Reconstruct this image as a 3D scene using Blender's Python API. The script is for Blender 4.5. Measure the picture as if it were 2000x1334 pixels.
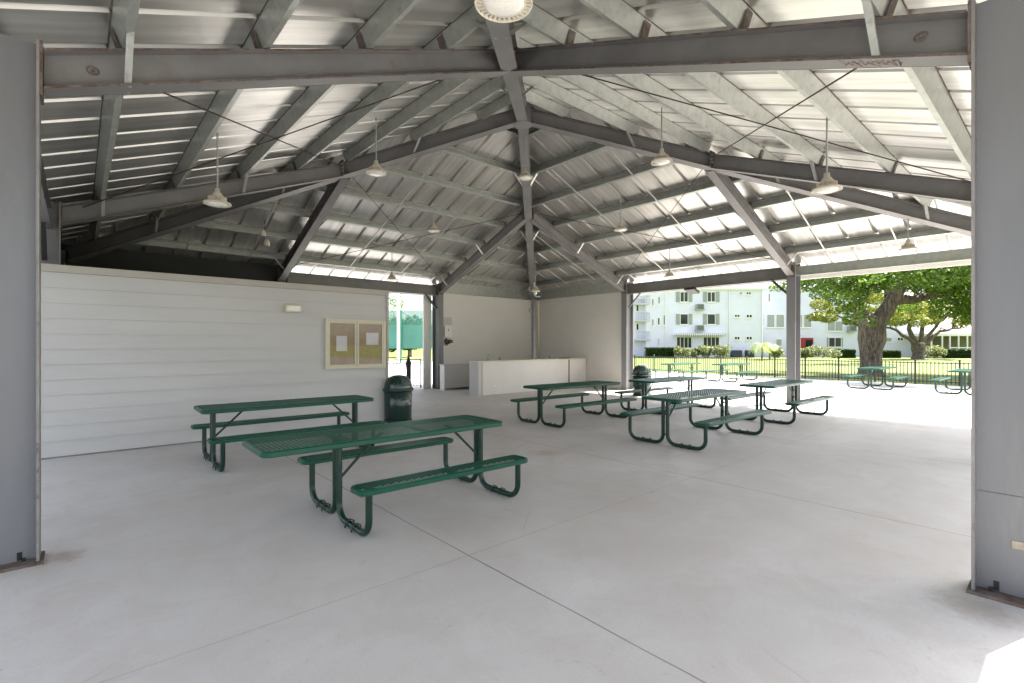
import bpy, math, random
from mathutils import Vector, Matrix
random.seed(7)
R = math.radians
scene = bpy.context.scene
for o in list(bpy.data.objects): bpy.data.objects.remove(o)

# ------------------------------------------------------------------ camera
CAM = Vector((0.203, -0.413, 1.5)); YAW = 48.741
cd = bpy.data.cameras.new('camera'); cam = bpy.data.objects.new('camera', cd)
scene.collection.objects.link(cam); scene.camera = cam
cam.location = CAM; cam.rotation_euler = (R(90), 0, R(YAW - 90))
cd.sensor_width = 36; cd.lens = 964.3 / 2000 * 36; cd.shift_y = 6.4 / 2000
cd.clip_start = .05; cd.clip_end = 2000
# ------------------------------------------------------------------ sky and sun
SUN = Vector((.777, -.253, 1.0)).normalized()
elev = math.asin(SUN.z); azim = math.atan2(SUN.y, SUN.x)
w = bpy.data.worlds.new("World"); scene.world = w; w.use_nodes = True
nt = w.node_tree; bg = nt.nodes['Background']
sky = nt.nodes.new('ShaderNodeTexSky'); sky.sky_type = 'NISHITA'; sky.sun_disc = False
sky.sun_elevation = elev; sky.sun_rotation = R(90) - azim
sky.air_density = 1.0; sky.dust_density = 2.5; sky.ozone_density = 1.0
hs = nt.nodes.new('ShaderNodeHueSaturation'); hs.inputs['Saturation'].default_value = .42   # a pale, milky sky
nt.links.new(sky.outputs[0], hs.inputs['Color']); nt.links.new(hs.outputs[0], bg.inputs[0]); bg.inputs[1].default_value = .095
sl = bpy.data.lights.new('sun', 'SUN'); sun = bpy.data.objects.new('sun', sl)
scene.collection.objects.link(sun); sl.energy = 4.8; sl.angle = R(.6); sl.color = (1, .955, .88)
sun.location = (30, -10, 40); sun.rotation_euler = SUN.to_track_quat('Z', 'Y').to_euler()
vs = scene.view_settings; vs.view_transform = 'Standard'; vs.look = 'None'; vs.gamma = 1; vs.exposure = 2.42

# ------------------------------------------------------------------ helpers
COL = scene.collection
class MB:
    def __init__(s): s.v = []; s.f = []; s.sm = []
    def add(s, vs, fs, smooth=False):
        n = len(s.v); s.v += [tuple(v) for v in vs]
        s.f += [tuple(i + n for i in f) for f in fs]; s.sm += [smooth] * len(fs)
        return s
    def box(s, x0, x1, y0, y1, z0, z1, M=None):
        vs = [Vector((x, y, z)) for z in (z0, z1) for y in (y0, y1) for x in (x0, x1)]
        if M is not None: vs = [M @ v for v in vs]
        return s.add(vs, [(0, 2, 3, 1), (4, 5, 7, 6), (0, 1, 5, 4), (2, 6, 7, 3), (0, 4, 6, 2), (1, 3, 7, 5)])
    def prof(s, pr, p0, p1, up=(0, 0, 1), caps=True, plumb=False):
        p0 = Vector(p0); p1 = Vector(p1); d = (p1 - p0).normalized(); up = Vector(up)
        sd = d.cross(up).normalized(); u = sd.cross(d).normalized(); n = len(pr)
        if plumb: u = Vector((0, 0, 1))
        vs = [p + sd * a + u * b for p in (p0, p1) for a, b in pr]
        fs = [(i, (i + 1) % n, n + (i + 1) % n, n + i) for i in range(n)]
        if caps: fs += [tuple(range(n))[::-1], tuple(range(n, 2 * n))]
        return s.add(vs, fs)
    def tube(s, pts, r, seg=8, caps=True):
        pts = [Vector(p) for p in pts]; n = len(pts); rs = r if isinstance(r, (list, tuple)) else [r] * n
        t0 = (pts[1] - pts[0]).normalized()
        a = t0.cross(Vector((0, 0, 1)))
        if a.length < .05: a = t0.cross(Vector((1, 0, 0)))
        a.normalize(); vs = []
        for i, p in enumerate(pts):
            t = (pts[min(i + 1, n - 1)] - pts[max(i - 1, 0)]).normalized()
            a = (a - t * a.dot(t)).normalized(); b = t.cross(a)
            for k in range(seg):
                q = 2 * math.pi * k / seg
                vs.append(p + (a * math.cos(q) + b * math.sin(q)) * rs[i])
        fs = [(i * seg + k, i * seg + (k + 1) % seg, (i + 1) * seg + (k + 1) % seg, (i + 1) * seg + k) for i in range(n - 1) for k in range(seg)]
        s.add(vs, fs, True)
        if caps: s.add(vs[:seg], [tuple(range(seg))[::-1]]); s.add(vs[-seg:], [tuple(range(seg))])
        return s
    def lathe(s, pr, c=(0, 0, 0), seg=32, smooth=True):
        c = Vector(c); vs = []
        for r, z in pr:
            for k in range(seg):
                q = 2 * math.pi * k / seg; vs.append(c + Vector((r * math.cos(q), r * math.sin(q), z)))
        n = len(pr)
        fs = [(i * seg + k, i * seg + (k + 1) % seg, (i + 1) * seg + (k + 1) % seg, (i + 1) * seg + k) for i in range(n - 1) for k in range(seg)]
        return s.add(vs, fs, smooth)
    def blob(s, c, r, seed=0, n=10, m=7, j=.25):
        rd = random.Random(seed); c = Vector(c); vs = []
        for i in range(m + 1):
            th = math.pi * i / m
            for k in range(n):
                ph = 2 * math.pi * k / n; q = 1 + rd.uniform(-j, j)
                vs.append(c + Vector((r[0] * math.sin(th) * math.cos(ph) * q, r[1] * math.sin(th) * math.sin(ph) * q, r[2] * math.cos(th) * q)))
        fs = [(i * n + k, i * n + (k + 1) % n, (i + 1) * n + (k + 1) % n, (i + 1) * n + k) for i in range(m) for k in range(n)]
        return s.add(vs, fs, True)
    def obj(s, name, mat, parent=None, bevel=0):
        me = bpy.data.meshes.new(name); me.from_pydata(s.v, [], s.f)
        me.polygons.foreach_set('use_smooth', s.sm); me.materials.append(mat); me.update()
        o = bpy.data.objects.new(name, me); COL.objects.link(o)
        if parent is not None: o.parent = parent
        if bevel:
            b = o.modifiers.new('bevel', 'BEVEL'); b.width = bevel; b.segments = 2; b.limit_method = 'ANGLE'; b.angle_limit = R(50)
        return o
def thing(name, label, cat, loc=(0, 0, 0), rz=0, group=None):
    o = bpy.data.objects.new(name, None); COL.objects.link(o); o.location = loc; o.rotation_euler = (0, 0, rz)
    o.empty_display_size = .2; return tag(o, label, cat, group)
def tag(o, label, cat, group=None):
    o['label'] = label; o['category'] = cat
    if group: o['group'] = group
    return o
def kind(o, k): o['kind'] = k; return o
def dup(root, loc, rz, label):
    r = root.copy(); COL.objects.link(r); r.location = loc; r.rotation_euler = (0, 0, rz); r['label'] = label
    for ch in list(root.children):
        c = ch.copy(); COL.objects.link(c); c.parent = r
        for g in list(ch.children): d = g.copy(); COL.objects.link(d); d.parent = c
    return r
FW = Vector((math.cos(R(YAW)), math.sin(R(YAW)), 0)); RT = Vector((math.sin(R(YAW)), -math.cos(R(YAW)), 0))
def far(px, D, z=0):                       # a place D metres ahead in the direction of a bearing
    p = CAM + FW * D + RT * ((px - 1000) / 964.3 * D); return Vector((p.x, p.y, z))
def hz(py, D): return 1.5 - (py - 673.4) / 964.3 * D

# ------------------------------------------------------------------ materials
def lin(c): return tuple(((x / 255) / 12.92 if x / 255 <= .04045 else ((x / 255 + .055) / 1.055) ** 2.4) for x in c)
def mat(name, col, rough=.6, metal=0, var=.12, vscale=3.0, bump=0, bscale=40, col2=None, mask=(.55, .7), mscale=2.0, spec=.5, coat=0, stretch=None, bdist=.01):
    m = bpy.data.materials.new(name); m.use_nodes = True; n = m.node_tree.nodes; l = m.node_tree.links
    b = n['Principled BSDF']; b.inputs['Roughness'].default_value = rough; b.inputs['Metallic'].default_value = metal
    b.inputs['Specular IOR Level'].default_value = spec; b.inputs['Coat Weight'].default_value = coat
    tc = n.new('ShaderNodeTexCoord'); src = tc.outputs['Object']
    if stretch:
        mp = n.new('ShaderNodeMapping'); mp.inputs['Scale'].default_value = stretch; l.new(src, mp.inputs[0]); src = mp.outputs[0]
    no = n.new('ShaderNodeTexNoise'); no.inputs['Scale'].default_value = vscale; no.inputs['Detail'].default_value = 6; no.inputs['Roughness'].default_value = .62
    l.new(src, no.inputs['Vector'])
    cr = n.new('ShaderNodeValToRGB'); cr.color_ramp.elements[0].position = .3; cr.color_ramp.elements[1].position = .72
    cr.color_ramp.elements[0].color = (*[max(0, c * (1 - var)) for c in col], 1); cr.color_ramp.elements[1].color = (*[min(1, c * (1 + var)) for c in col], 1)
    l.new(no.outputs[0], cr.inputs[0]); out = cr.outputs[0]
    if col2:
        n2 = n.new('ShaderNodeTexNoise'); n2.inputs['Scale'].default_value = mscale; n2.inputs['Detail'].default_value = 8; n2.inputs['Roughness'].default_value = .7
        l.new(src, n2.inputs['Vector'])
        r2 = n.new('ShaderNodeMapRange'); r2.inputs[1].default_value = mask[0]; r2.inputs[2].default_value = mask[1]; l.new(n2.outputs[0], r2.inputs[0])
        mx = n.new('ShaderNodeMix'); mx.data_type = 'RGBA'; l.new(r2.outputs[0], mx.inputs[0]); l.new(out, mx.inputs[6]); mx.inputs[7].default_value = (*col2, 1); out = mx.outputs[2]
    l.new(out, b.inputs['Base Color'])
    rr = n.new('ShaderNodeMapRange'); rr.inputs[3].default_value = max(0, rough - .1); rr.inputs[4].default_value = min(1, rough + .12); l.new(no.outputs[0], rr.inputs[0]); l.new(rr.outputs[0], b.inputs['Roughness'])
    if bump:
        n3 = n.new('ShaderNodeTexNoise'); n3.inputs['Scale'].default_value = bscale; n3.inputs['Detail'].default_value = 4; l.new(src, n3.inputs['Vector'])
        bp = n.new('ShaderNodeBump'); bp.inputs['Strength'].default_value = bump; bp.inputs['Distance'].default_value = bdist; l.new(n3.outputs[0], bp.inputs['Height']); l.new(bp.outputs[0], b.inputs['Normal'])
    m['out'] = 0
    return m
M = {}
M['steel'] = mat('painted_steel', (.185, .181, .176), .5, 0, .16, 2.2, .12, 60, (.17, .13, .10), (.6, .8), 3.5)
M['column'] = mat('column_paint', (.18, .184, .195), .4, 0, .16, 1.5, .12, 50, (.21, .205, .195), (.52, .74), 4.0, stretch=(1, 1, .22))
M['rust'] = mat('rusty_edge', (.15, .125, .11), .8, 0, .4, 9, .4, 80, (.10, .055, .035), (.5, .62), 10)
M['edge'] = mat('worn_edge', (.24, .225, .215), .7, 0, .2, 5, .3, 70, (.12, .075, .05), (.56, .68), 6)
M['galv'] = mat('galvanised_purlin', (.46, .48, .44), .4, .5, .14, 8, .05, 30, (.3, .3, .28), (.55, .75), 12)
M['darksteel'] = mat('dark_steel', (.03, .03, .03), .5, 0, .2, 5)
M['strap'] = mat('pale_strap', (.5, .5, .47), .4, .3, .1, 5)
M['rod'] = mat('rusty_rod', (.07, .045, .035), .75, .2, .3, 20)
M['concrete_pad'] = None
M['siding'] = mat('painted_siding', (.53, .525, .515), .6, 0, .05, 1.2, .08, 90, (.49, .475, .455), (.6, .85), .9, stretch=(.4, 1, 1.6))
M['trim'] = mat('beige_trim', (.43, .405, .36), .6, 0, .06, 3)
M['green'] = mat('green_plastisol', (.002, .072, .042), .36, 0, .06, 5, .03, 120, spec=.35)
M['greendark'] = mat('green_painted_tube', (.002, .030, .019), .32, 0, .3, 9, .05, 80)
M['bin'] = mat('green_bin_plastic', (.003, .028, .02), .18, 0, .15, 4, coat=.3)
M['bindark'] = mat('bin_flap', (.05, .08, .075), .3, 0, .2, 5)
M['lamp'] = mat('lamp_housing', (.66, .61, .5), .45, 0, .1, 9)
M['lens'] = mat('lamp_lens', (.85, .83, .76), .25, 0, .03, 9)
M['board'] = mat('cream_frame', (.62, .58, .45), .45, 0, .06, 6)
M['cork'] = mat('cork', (.3, .19, .085), .9, 0, .2, 60, .2, 200, (.36, .25, .1), (.45, .65), 5)
M['paper'] = mat('paper', (.72, .72, .75), .7, 0, .03, 8)
M['black'] = mat('black_metal', (.012, .012, .013), .45, 0, .3, 9)
M['fence'] = mat('bronze_fence_paint', (.022, .022, .018), .5, 0, .3, 9)
M['white'] = mat('white_paint', (.78, .77, .74), .5, 0, .04, 4)
M['stucco'] = mat('white_stucco', (.66, .67, .80), .9, 0, .05, .6, .3, 30, (.62, .63, .66), (.6, .85), .35)
M['shutter'] = mat('grey_shutter', (.3, .33, .32), .6, 0, .1, 2)
M['roofedge'] = mat('white_fascia', (.75, .74, .7), .5, 0, .05, 2)
M['stone'] = mat('counter_top', (.5, .48, .44), .3, 0, .15, 30)
M['chrome'] = mat('faucet_metal', (.3, .3, .3), .2, .9, .1, 9)
M['hedge'] = mat('hedge_leaves', (.035, .075, .02), .6, 0, .5, 2)
M['bush'] = mat('bush_leaves', (.22, .26, .07), .6, 0, .5, 3)
M['bark'] = mat('oak_bark', (.17, .135, .11), .9, 0, .5, 7, 1, 9, (.05, .036, .03), (.46, .6), 8, stretch=(1.6, 1.6, .35), bdist=.09)
M['mesh'] = None

def window_glass():
    m = mat('dark_window_glass', (.02, .028, .03), .08, 0, .5, .9); return m
M['glass'] = window_glass()
def clear_glass():
    m = bpy.data.materials.new('board_glass'); m.use_nodes = True; n = m.node_tree.nodes; l = m.node_tree.links
    o = n['Material Output']; n.remove(n['Principled BSDF'])
    t = n.new('ShaderNodeBsdfTransparent'); g = n.new('ShaderNodeBsdfGlossy'); g.inputs['Roughness'].default_value = .03
    f = n.new('ShaderNodeFresnel'); f.inputs[0].default_value = 1.5; mx = n.new('ShaderNodeMixShader')
    l.new(f.outputs[0], mx.inputs[0]); l.new(t.outputs[0], mx.inputs[1]); l.new(g.outputs[0], mx.inputs[2]); l.new(mx.outputs[0], o.inputs[0]); return m
M['pane'] = clear_glass()
def screen_mat():
    m = mat('green_windscreen', (.06, .2, .155), .8, 0, .2, .5); n = m.node_tree.nodes; l = m.node_tree.links
    b = n['Principled BSDF']; o = n['Material Output']; t = n.new('ShaderNodeBsdfTransparent'); mx = n.new('ShaderNodeMixShader')
    mx.inputs[0].default_value = .86; l.new(t.outputs[0], mx.inputs[1]); l.new(b.outputs[0], mx.inputs[2]); l.new(mx.outputs[0], o.inputs[0]); return m
M['screen'] = screen_mat()
def leaf_mat(name, c1, c2, transl=.35):
    m = bpy.data.materials.new(name); m.use_nodes = True; n = m.node_tree.nodes; l = m.node_tree.links
    b = n['Principled BSDF']; b.inputs['Roughness'].default_value = .5; o = n['Material Output']
    g = n.new('ShaderNodeNewGeometry'); cr = n.new('ShaderNodeValToRGB')
    cr.color_ramp.elements[0].color = (*c1, 1); cr.color_ramp.elements[1].color = (*c2, 1)
    l.new(g.outputs['Random Per Island'], cr.inputs[0]); l.new(cr.outputs[0], b.inputs['Base Color'])
    t = n.new('ShaderNodeBsdfTranslucent'); mx = n.new('ShaderNodeMixShader'); mx.inputs[0].default_value = transl
    l.new(cr.outputs[0], t.inputs[0]); l.new(b.outputs[0], mx.inputs[1]); l.new(t.outputs[0], mx.inputs[2]); l.new(mx.outputs[0], o.inputs[0]); return m
M['leaf'] = leaf_mat('oak_leaf', (.03, .085, .008), (.16, .26, .02))
M['leafy'] = leaf_mat('yellowing_leaf', (.09, .13, .015), (.30, .31, .05))
M['leafd'] = leaf_mat('hedge_leaf', (.015, .04, .01), (.05, .1, .02))
M['leafb'] = leaf_mat('bush_leaf', (.06, .10, .015), (.32, .34, .15))
M['palm'] = leaf_mat('palm_leaf', (.2, .3, .06), (.4, .45, .12))
M['red'] = mat('red_door', (.25, .02, .015), .5)

def concrete():
    m = bpy.data.materials.new('floor_concrete'); m.use_nodes = True; n = m.node_tree.nodes; l = m.node_tree.links; b = n['Principled BSDF']
    tc = n.new('ShaderNodeTexCoord'); P = tc.outputs['Object']
    def noise(sc, det=6, ro=.6, dist=0):
        x = n.new('ShaderNodeTexNoise'); x.inputs['Scale'].default_value = sc; x.inputs['Detail'].default_value = det; x.inputs['Roughness'].default_value = ro; x.inputs['Distortion'].default_value = dist
        l.new(P, x.inputs['Vector']); return x.outputs[0]
    def rng(s, a, b_, c=0, d=1):
        x = n.new('ShaderNodeMapRange'); l.new(s, x.inputs[0]); x.inputs[1].default_value = a; x.inputs[2].default_value = b_; x.inputs[3].default_value = c; x.inputs[4].default_value = d; return x.outputs[0]
    def mixc(f, a, b_, blend='MIX'):
        x = n.new('ShaderNodeMix'); x.data_type = 'RGBA'; x.blend_type = blend
        l.new(f, x.inputs[0]) if not isinstance(f, float) else None
        if isinstance(f, float): x.inputs[0].default_value = f
        for i, q in ((6, a), (7, b_)):
            if isinstance(q, tuple): x.inputs[i].default_value = (*q, 1)
            else: l.new(q, x.inputs[i])
        return x.outputs[2]
    def math_(op, a, b_=None):
        x = n.new('ShaderNodeMath'); x.operation = op
        for i, q in ((0, a), (1, b_)):
            if q is None: continue
            if isinstance(q, (int, float)): x.inputs[i].default_value = q
            else: l.new(q, x.inputs[i])
        return x.outputs[0]
    c = mixc(rng(noise(.45, 5, .55, .6), .35, .68), (.54, .515, .49), (.66, .64, .625))
    c = mixc(rng(noise(2.3, 8, .7, .8), .45, .75, 0, .65), c, (.50, .45, .41))
    c = mixc(rng(noise(60, 3, .6), .35, .75, 0, .25), c, (.42, .40, .38))
    c = mixc(rng(noise(6, 5, .6, 1.5), .62, .76, 0, .4), c, (.40, .34, .28))
    for (qx, qy, rad, colr, amt) in ((5.1, 4.4, .26, (.46, .35, .24), .5), (4.55, 4.75, .22, (.4, .35, .3), .3), (4.4, 2.6, .9, (.44, .41, .38), .45), (2.6, 3.0, .5, (.46, .42, .38), .4), (.12, 4.3, .16, (.30, .19, .13), .5), (4.05, -.05, .25, (.26, .2, .16), .5), (7.4, 2.2, 1.3, (.45, .42, .39), .4), (3.3, 1.6, .7, (.5, .46, .42), .35), (8.2, 7.6, 1.2, (.46, .42, .38), .5)):
        ds = n.new('ShaderNodeVectorMath'); ds.operation = 'DISTANCE'; l.new(P, ds.inputs[0]); ds.inputs[1].default_value = (qx, qy, 0)
        dd = math_('ADD', ds.outputs['Value'], rng(noise(3.1 / max(.3, rad), 6, .7), 0, 1, -rad * .8, rad * .8))
        c = mixc(rng(dd, rad * .25, rad, amt, 0), c, colr)
    c = mixc(rng(noise(11, 2, .5), .76, .8, 0, .6), c, (.2, .18, .16))
    sp = n.new('ShaderNodeSeparateXYZ'); l.new(P, sp.inputs[0]); lines = None
    wob = rng(noise(1.7, 3, .5), 0, 1, -.012, .012)
    for ax, off, per in ((0, 2.29, 3.15), (1, 2.44, 3.12)):
        s = math_('ADD', sp.outputs[ax], wob); s = math_('SUBTRACT', s, off - per / 2); s = math_('DIVIDE', s, per); s = math_('FRACT', s); s = math_('SUBTRACT', s, .5); s = math_('ABSOLUTE', s); s = math_('MULTIPLY', s, per)
        q = rng(s, .0035, .0075, 1, 0)
        if ax == 1: q = math_('MULTIPLY', q, .38)
        lines = q if lines is None else math_('MAXIMUM', lines, q)
    lines2 = math_('MULTIPLY', lines, rng(noise(.8, 3, .6), .35, .6, .55, 1))
    c = mixc(lines2, c, (.2, .175, .16))
    vo = n.new('ShaderNodeTexVoronoi'); vo.feature = 'DISTANCE_TO_EDGE'; vo.inputs['Scale'].default_value = .32; vo.inputs['Randomness'].default_value = 1
    wp = n.new('ShaderNodeMix'); wp.data_type = 'VECTOR'; wp.inputs[0].default_value = .12; nn = n.new('ShaderNodeTexNoise'); nn.inputs['Scale'].default_value = 1.6; nn.inputs['Detail'].default_value = 8; l.new(P, nn.inputs['Vector'])
    l.new(P, wp.inputs[4]); l.new(nn.outputs['Color'], wp.inputs[5]); l.new(wp.outputs[1], vo.inputs['Vector'])
    crk = math_('MULTIPLY', rng(vo.outputs['Distance'], 0, .0022, 1, 0), rng(noise(.6, 3, .5),   .55, .63, 0, .35)); c = mixc(crk, c, (.3, .27, .25))
    l.new(c, b.inputs['Base Color']); l.new(rng(noise(1.2, 6, .7), .3, .7, .42, .7), b.inputs['Roughness']); b.inputs['Specular IOR Level'].default_value = .35
    h = math_('SUBTRACT', math_('MULTIPLY', noise(90, 4, .6), .3), lines)
    bp = n.new('ShaderNodeBump'); bp.inputs['Strength'].default_value = .25; bp.inputs['Distance'].default_value = .006; l.new(h, bp.inputs['Height']); l.new(bp.outputs[0], b.inputs['Normal'])
    return m
M['concrete_pad'] = concrete()
def panel_mat():
    m = bpy.data.materials.new('galvalume_panel'); m.use_nodes = True; n = m.node_tree.nodes; l = m.node_tree.links; b = n['Principled BSDF']
    tc = n.new('ShaderNodeTexCoord'); uv = tc.outputs['UV']
    mp = n.new('ShaderNodeMapping'); mp.inputs['Scale'].default_value = (1.6, .12, 1); l.new(uv, mp.inputs[0])
    no = n.new('ShaderNodeTexNoise'); no.inputs['Scale'].default_value = 5; no.inputs['Detail'].default_value = 7; l.new(mp.outputs[0], no.inputs['Vector'])
    cr = n.new('ShaderNodeValToRGB'); cr.color_ramp.elements[0].position = .3; cr.color_ramp.elements[1].position = .7
    cr.color_ramp.elements[0].color = (.52, .51, .48, 1); cr.color_ramp.elements[1].color = (.74, .73, .70, 1); l.new(no.outputs[0], cr.inputs[0]); l.new(cr.outputs[0], b.inputs['Base Color'])
    b.inputs['Metallic'].default_value = .8
    rr = n.new('ShaderNodeMapRange'); rr.inputs[3].default_value = .27; rr.inputs[4].default_value = .42; l.new(no.outputs[0], rr.inputs[0]); l.new(rr.outputs[0], b.inputs['Roughness'])
    wv = n.new('ShaderNodeTexWave'); wv.bands_direction = 'X'; wv.inputs['Scale'].default_value = 11.0; wv.inputs['Distortion'].default_value = 0; l.new(uv, wv.inputs['Vector'])
    n2 = n.new('ShaderNodeTexNoise'); n2.inputs['Scale'].default_value = 2.5; mp2 = n.new('ShaderNodeMapping'); mp2.inputs['Scale'].default_value = (4, .1, 1); l.new(uv, mp2.inputs[0]); l.new(mp2.outputs[0], n2.inputs['Vector'])
    ad = n.new('ShaderNodeMath'); ad.operation = 'MULTIPLY_ADD'; l.new(n2.outputs[0], ad.inputs[0]); ad.inputs[1].default_value = 1.6; l.new(wv.outputs[0], ad.inputs[2])
    bp = n.new('ShaderNodeBump'); bp.inputs['Strength'].default_value = .12; bp.inputs['Distance'].default_value = .003; l.new(ad.outputs[0], bp.inputs['Height']); l.new(bp.outputs[0], b.inputs['Normal'])
    return m
M['panel'] = panel_mat()
def grass_mat():
    m = mat('lawn', (.115, .155, .012), .9, 0, .3, .35, .8, 9, (.07, .11, .015), (.45, .7), 1.4); return m
M['grass'] = grass_mat()

# ------------------------------------------------------------------ setting: ground
def sheet(name, pts, z, m):
    b = MB(); b.add([(x, y, z) for x, y in pts], [tuple(range(len(pts)))]); return kind(b.obj(name, m), 'structure')
g = MB(); ring = [(900 * math.cos(a * math.pi / 24), 900 * math.sin(a * math.pi / 24)) for a in range(48)]
kind(MB().add([(x, y, -.03) for x, y in ring], [tuple(range(48))]).obj('lawn', M['grass']), 'structure')
pad = MB(); pad.box(-2.2, 24.25, -2.4, 46, -.3, 0); kind(pad.obj('pavilion_floor', M['concrete_pad']), 'structure')
M['asphalt'] = mat('bounce_asphalt', (.17, .165, .16), .9, 0, .2, 1.2, .3, 60)
sheet('unseen_bounce_ground', [(-60, -60), (24.2, -60), (24.2, -2.42), (-2.22, -2.42), (-2.22, 46), (-60, 46)], -.016, M['asphalt'])  # unseen grey ground, added so light bounced under the roof is less green
sheet('path', [tuple(far(600, 58)[:2]), tuple(far(1230, 58)[:2]), tuple(far(1230, 60)[:2]), tuple(far(600, 60)[:2])], -.01, M['concrete_pad'])

# ------------------------------------------------------------------ pavilion
L = 13.827; A = 4.356; B_ = L - A; H = 3.258; MS = .393; RD = .275; PD = .19; OV = .95
PAV = thing('pavilion', 'large open pavilion with grey steel frame and hipped ribbed metal roof', 'pavilion')
def T(k, s, t, z):             # a point of roof side k: s metres in from the eave, t metres along it
    return [Vector((s, t, z)), Vector((L - t, s, z)) if False else Vector((t, s, z)), Vector((L - s, t, z)), Vector((t, L - s, z))][k]
# k: 0 = side x=0, 1 = side y=0, 2 = side x=L, 3 = side y=L
zb = lambda s: H + MS * s
def Iprof(d, fw, tf=.014, tw=.012):
    h = fw / 2; q = tw / 2
    return [(-h, 0), (h, 0), (h, tf), (q, tf), (q, d - tf), (h, d - tf), (h, d), (-h, d), (-h, d - tf), (-q, d - tf), (-q, tf), (-h, tf)]
def Cprof(d, w_, t=.005, lip=.02, fl=1):
    p = [(0, 0), (w_, 0), (w_, lip), (w_ - t, lip), (w_ - t, t), (t, t), (t, d - t), (w_ - t, d - t), (w_ - t, d - lip), (w_, d - lip), (w_, d), (0, d)]
    return [(a * fl, b) for a, b in p] if fl > 0 else [(a * fl, b) for a, b in p][::-1]
CS = 1 / math.sqrt(1 + MS * MS)
def rafter(p0, p1, name='rafter', d=RD, fw=.17):
    b = MB(); b.prof(Iprof(d, fw), p0, p1, plumb=True); o = b.obj(name, M['steel'], PAV)
    e = MB(); v = (Vector(p1) - Vector(p0)).normalized(); sd = v.cross(Vector((0, 0, 1))).normalized(); u = Vector((0, 0, 1))
    for sgn in (-1, 1):
        for hh in (.001, d - .001):
            off = sd * (sgn * (fw / 2 + .0015)) + u * (hh + (.006 if hh < .1 else -.006))
            e.prof([(-.002, -.0085), (.002, -.0085), (.002, .0085), (-.002, .0085)], Vector(p0) + off, Vector(p1) + off, plumb=True)
    e.obj('rusty_flange_edge', M['rust'], o)
    return o
J = zb(A)
for k in range(4):
    for t in (A, B_):
        rafter(T(k, .02, t, zb(.02)), T(k, A - .11, t, zb(A - .11)))
AP = Vector((L / 2, L / 2, zb(L / 2)))
for cx, cy in ((0, 0), (L, 0), (0, L), (L, L)):
    d = Vector((1 if cx == 0 else -1, 1 if cy == 0 else -1, 0))
    c0 = Vector((cx, cy, 0)) + d * .05; c0.z = zb(.05)
    c1 = Vector((cx, cy, 0)) + d * (L / 2 - .06); c1.z = zb(L / 2 - .06)
    rafter(c0, c1, 'hip_rafter', RD, .2)
    # splice plates where the side rafters meet the hip
    jp = Vector((cx, cy, 0)) + d * A
    pl = MB()
    for ax in (0, 1):
        q = jp.copy(); q[ax] -= d[ax] * .118; q.z = J - .015
        sx = (.012, .1) if ax == 0 else (.1, .012)
        pl.box(q.x - sx[0], q.x + sx[0], q.y - sx[1], q.y + sx[1], q.z, q.z + RD + .03)
    po = pl.obj('splice_plate', M['rust'], PAV)
    for ax in (0, 1):
        for i in (-1, 1):
            for hh in (.06, .13, .2):
                q = jp.copy(); q[ax] -= d[ax] * .14; q[1 - ax] += i * .06; q.z = J + hh
                MB().box(q.x - .012, q.x + .012, q.y - .012, q.y + .012, q.z - .012, q.z + .012).obj('bolt', M['galv'], po)
ap = MB(); ap.lathe([(.0, -.02), (.2, -.02), (.2, RD + .06), (0, RD + .06)], (L / 2, L / 2, zb(L / 2 - .1)), 8, False); ap.obj('peak_hub', M['steel'], PAV)
# purlins
PS = [.45 + .97 * i for i in range(7)]
prof_up = Cprof(PD, .06)
def up_n(k): return [Vector((-MS, 0, 1)), Vector((0, -MS, 1)), Vector((MS, 0, 1)), Vector((0, MS, 1))][k].normalized()
for k in range(4):
    for i, s in enumerate(PS):
        t0, t1 = (s, L - s)
        if t1 - t0 < .3: continue
        z = zb(s) + RD * CS + .03
        b = MB(); b.prof(Cprof(PD, .06, fl=(1 if k in (0, 3) else -1)), T(k, s, t0 + .02, z), T(k, s, t1 - .02, z), up_n(k)); po = b.obj('purlin', M['galv'], PAV)
        if s > 0:
            for t in [A, B_]:
                if t0 + .1 < t < t1 - .1:
                    for e_ in (-.012, .072):
                        c = MB(); dv = (T(k, s, t + 1, 0) - T(k, s, t, 0))
                        c.prof([(-.003, -.05), (.003, -.05), (.003, .05), (-.003, .05)], T(k, s + e_, t, z - .02 + MS * e_), T(k, s + e_ - .06, t, z + PD * .8 + MS * e_), dv); c.obj('clip', M['rust'], po)
            n_ = up_n(k); a_ = T(k, s, t0 + .1, z) + n_ * (PD + .006); b2 = T(k, s, t1 - .1, z) + n_ * (PD + .006)
            e_ = MB(); e_.prof([(-.01, -.01), (.07, -.01), (.07, .004), (-.01, .004)] if k in (0, 3) else [(-.07, -.01), (.01, -.01), (.01, .004), (-.07, .004)], a_, b2, n_); e_.obj('stained_top_edge', M['rust'], po)
# eave struts and eave beams
for k in range(4):
    for (t0, t1) in ((.12, A - .02), (B_ + .02, L - .12)):
        if k in (0, 1) and t0 < 1: continue
        b = MB(); b.prof(Cprof(.24, .07, fl=(1 if k in (0, 3) else -1)), T(k, -.30, t0, 3.27), T(k, -.30, t1, 3.27)); b.obj('eave_strut', M['galv'], PAV)
    b = MB(); b.prof(Iprof(.33, .15), T(k, -.17, A + .01, 3.19), T(k, -.17, B_ - .01, 3.19)); b.obj('eave_beam', M['steel'], PAV)
    # gutter / fascia
    b = MB(); zf = zb(-OV) + RD + PD
    pf = [(.03, -.03), (.03, .06), (-.10, .06), (-.10, -.11), (-.09, -.12)]
    if k in (0, 3): pf = [(-a_, b_) for a_, b_ in pf][::-1]
    b.prof(pf, T(k, -OV - .01, -OV, zf), T(k, -OV - .01, L + OV, zf)); b.obj('gutter', M['roofedge'], PAV)
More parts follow.
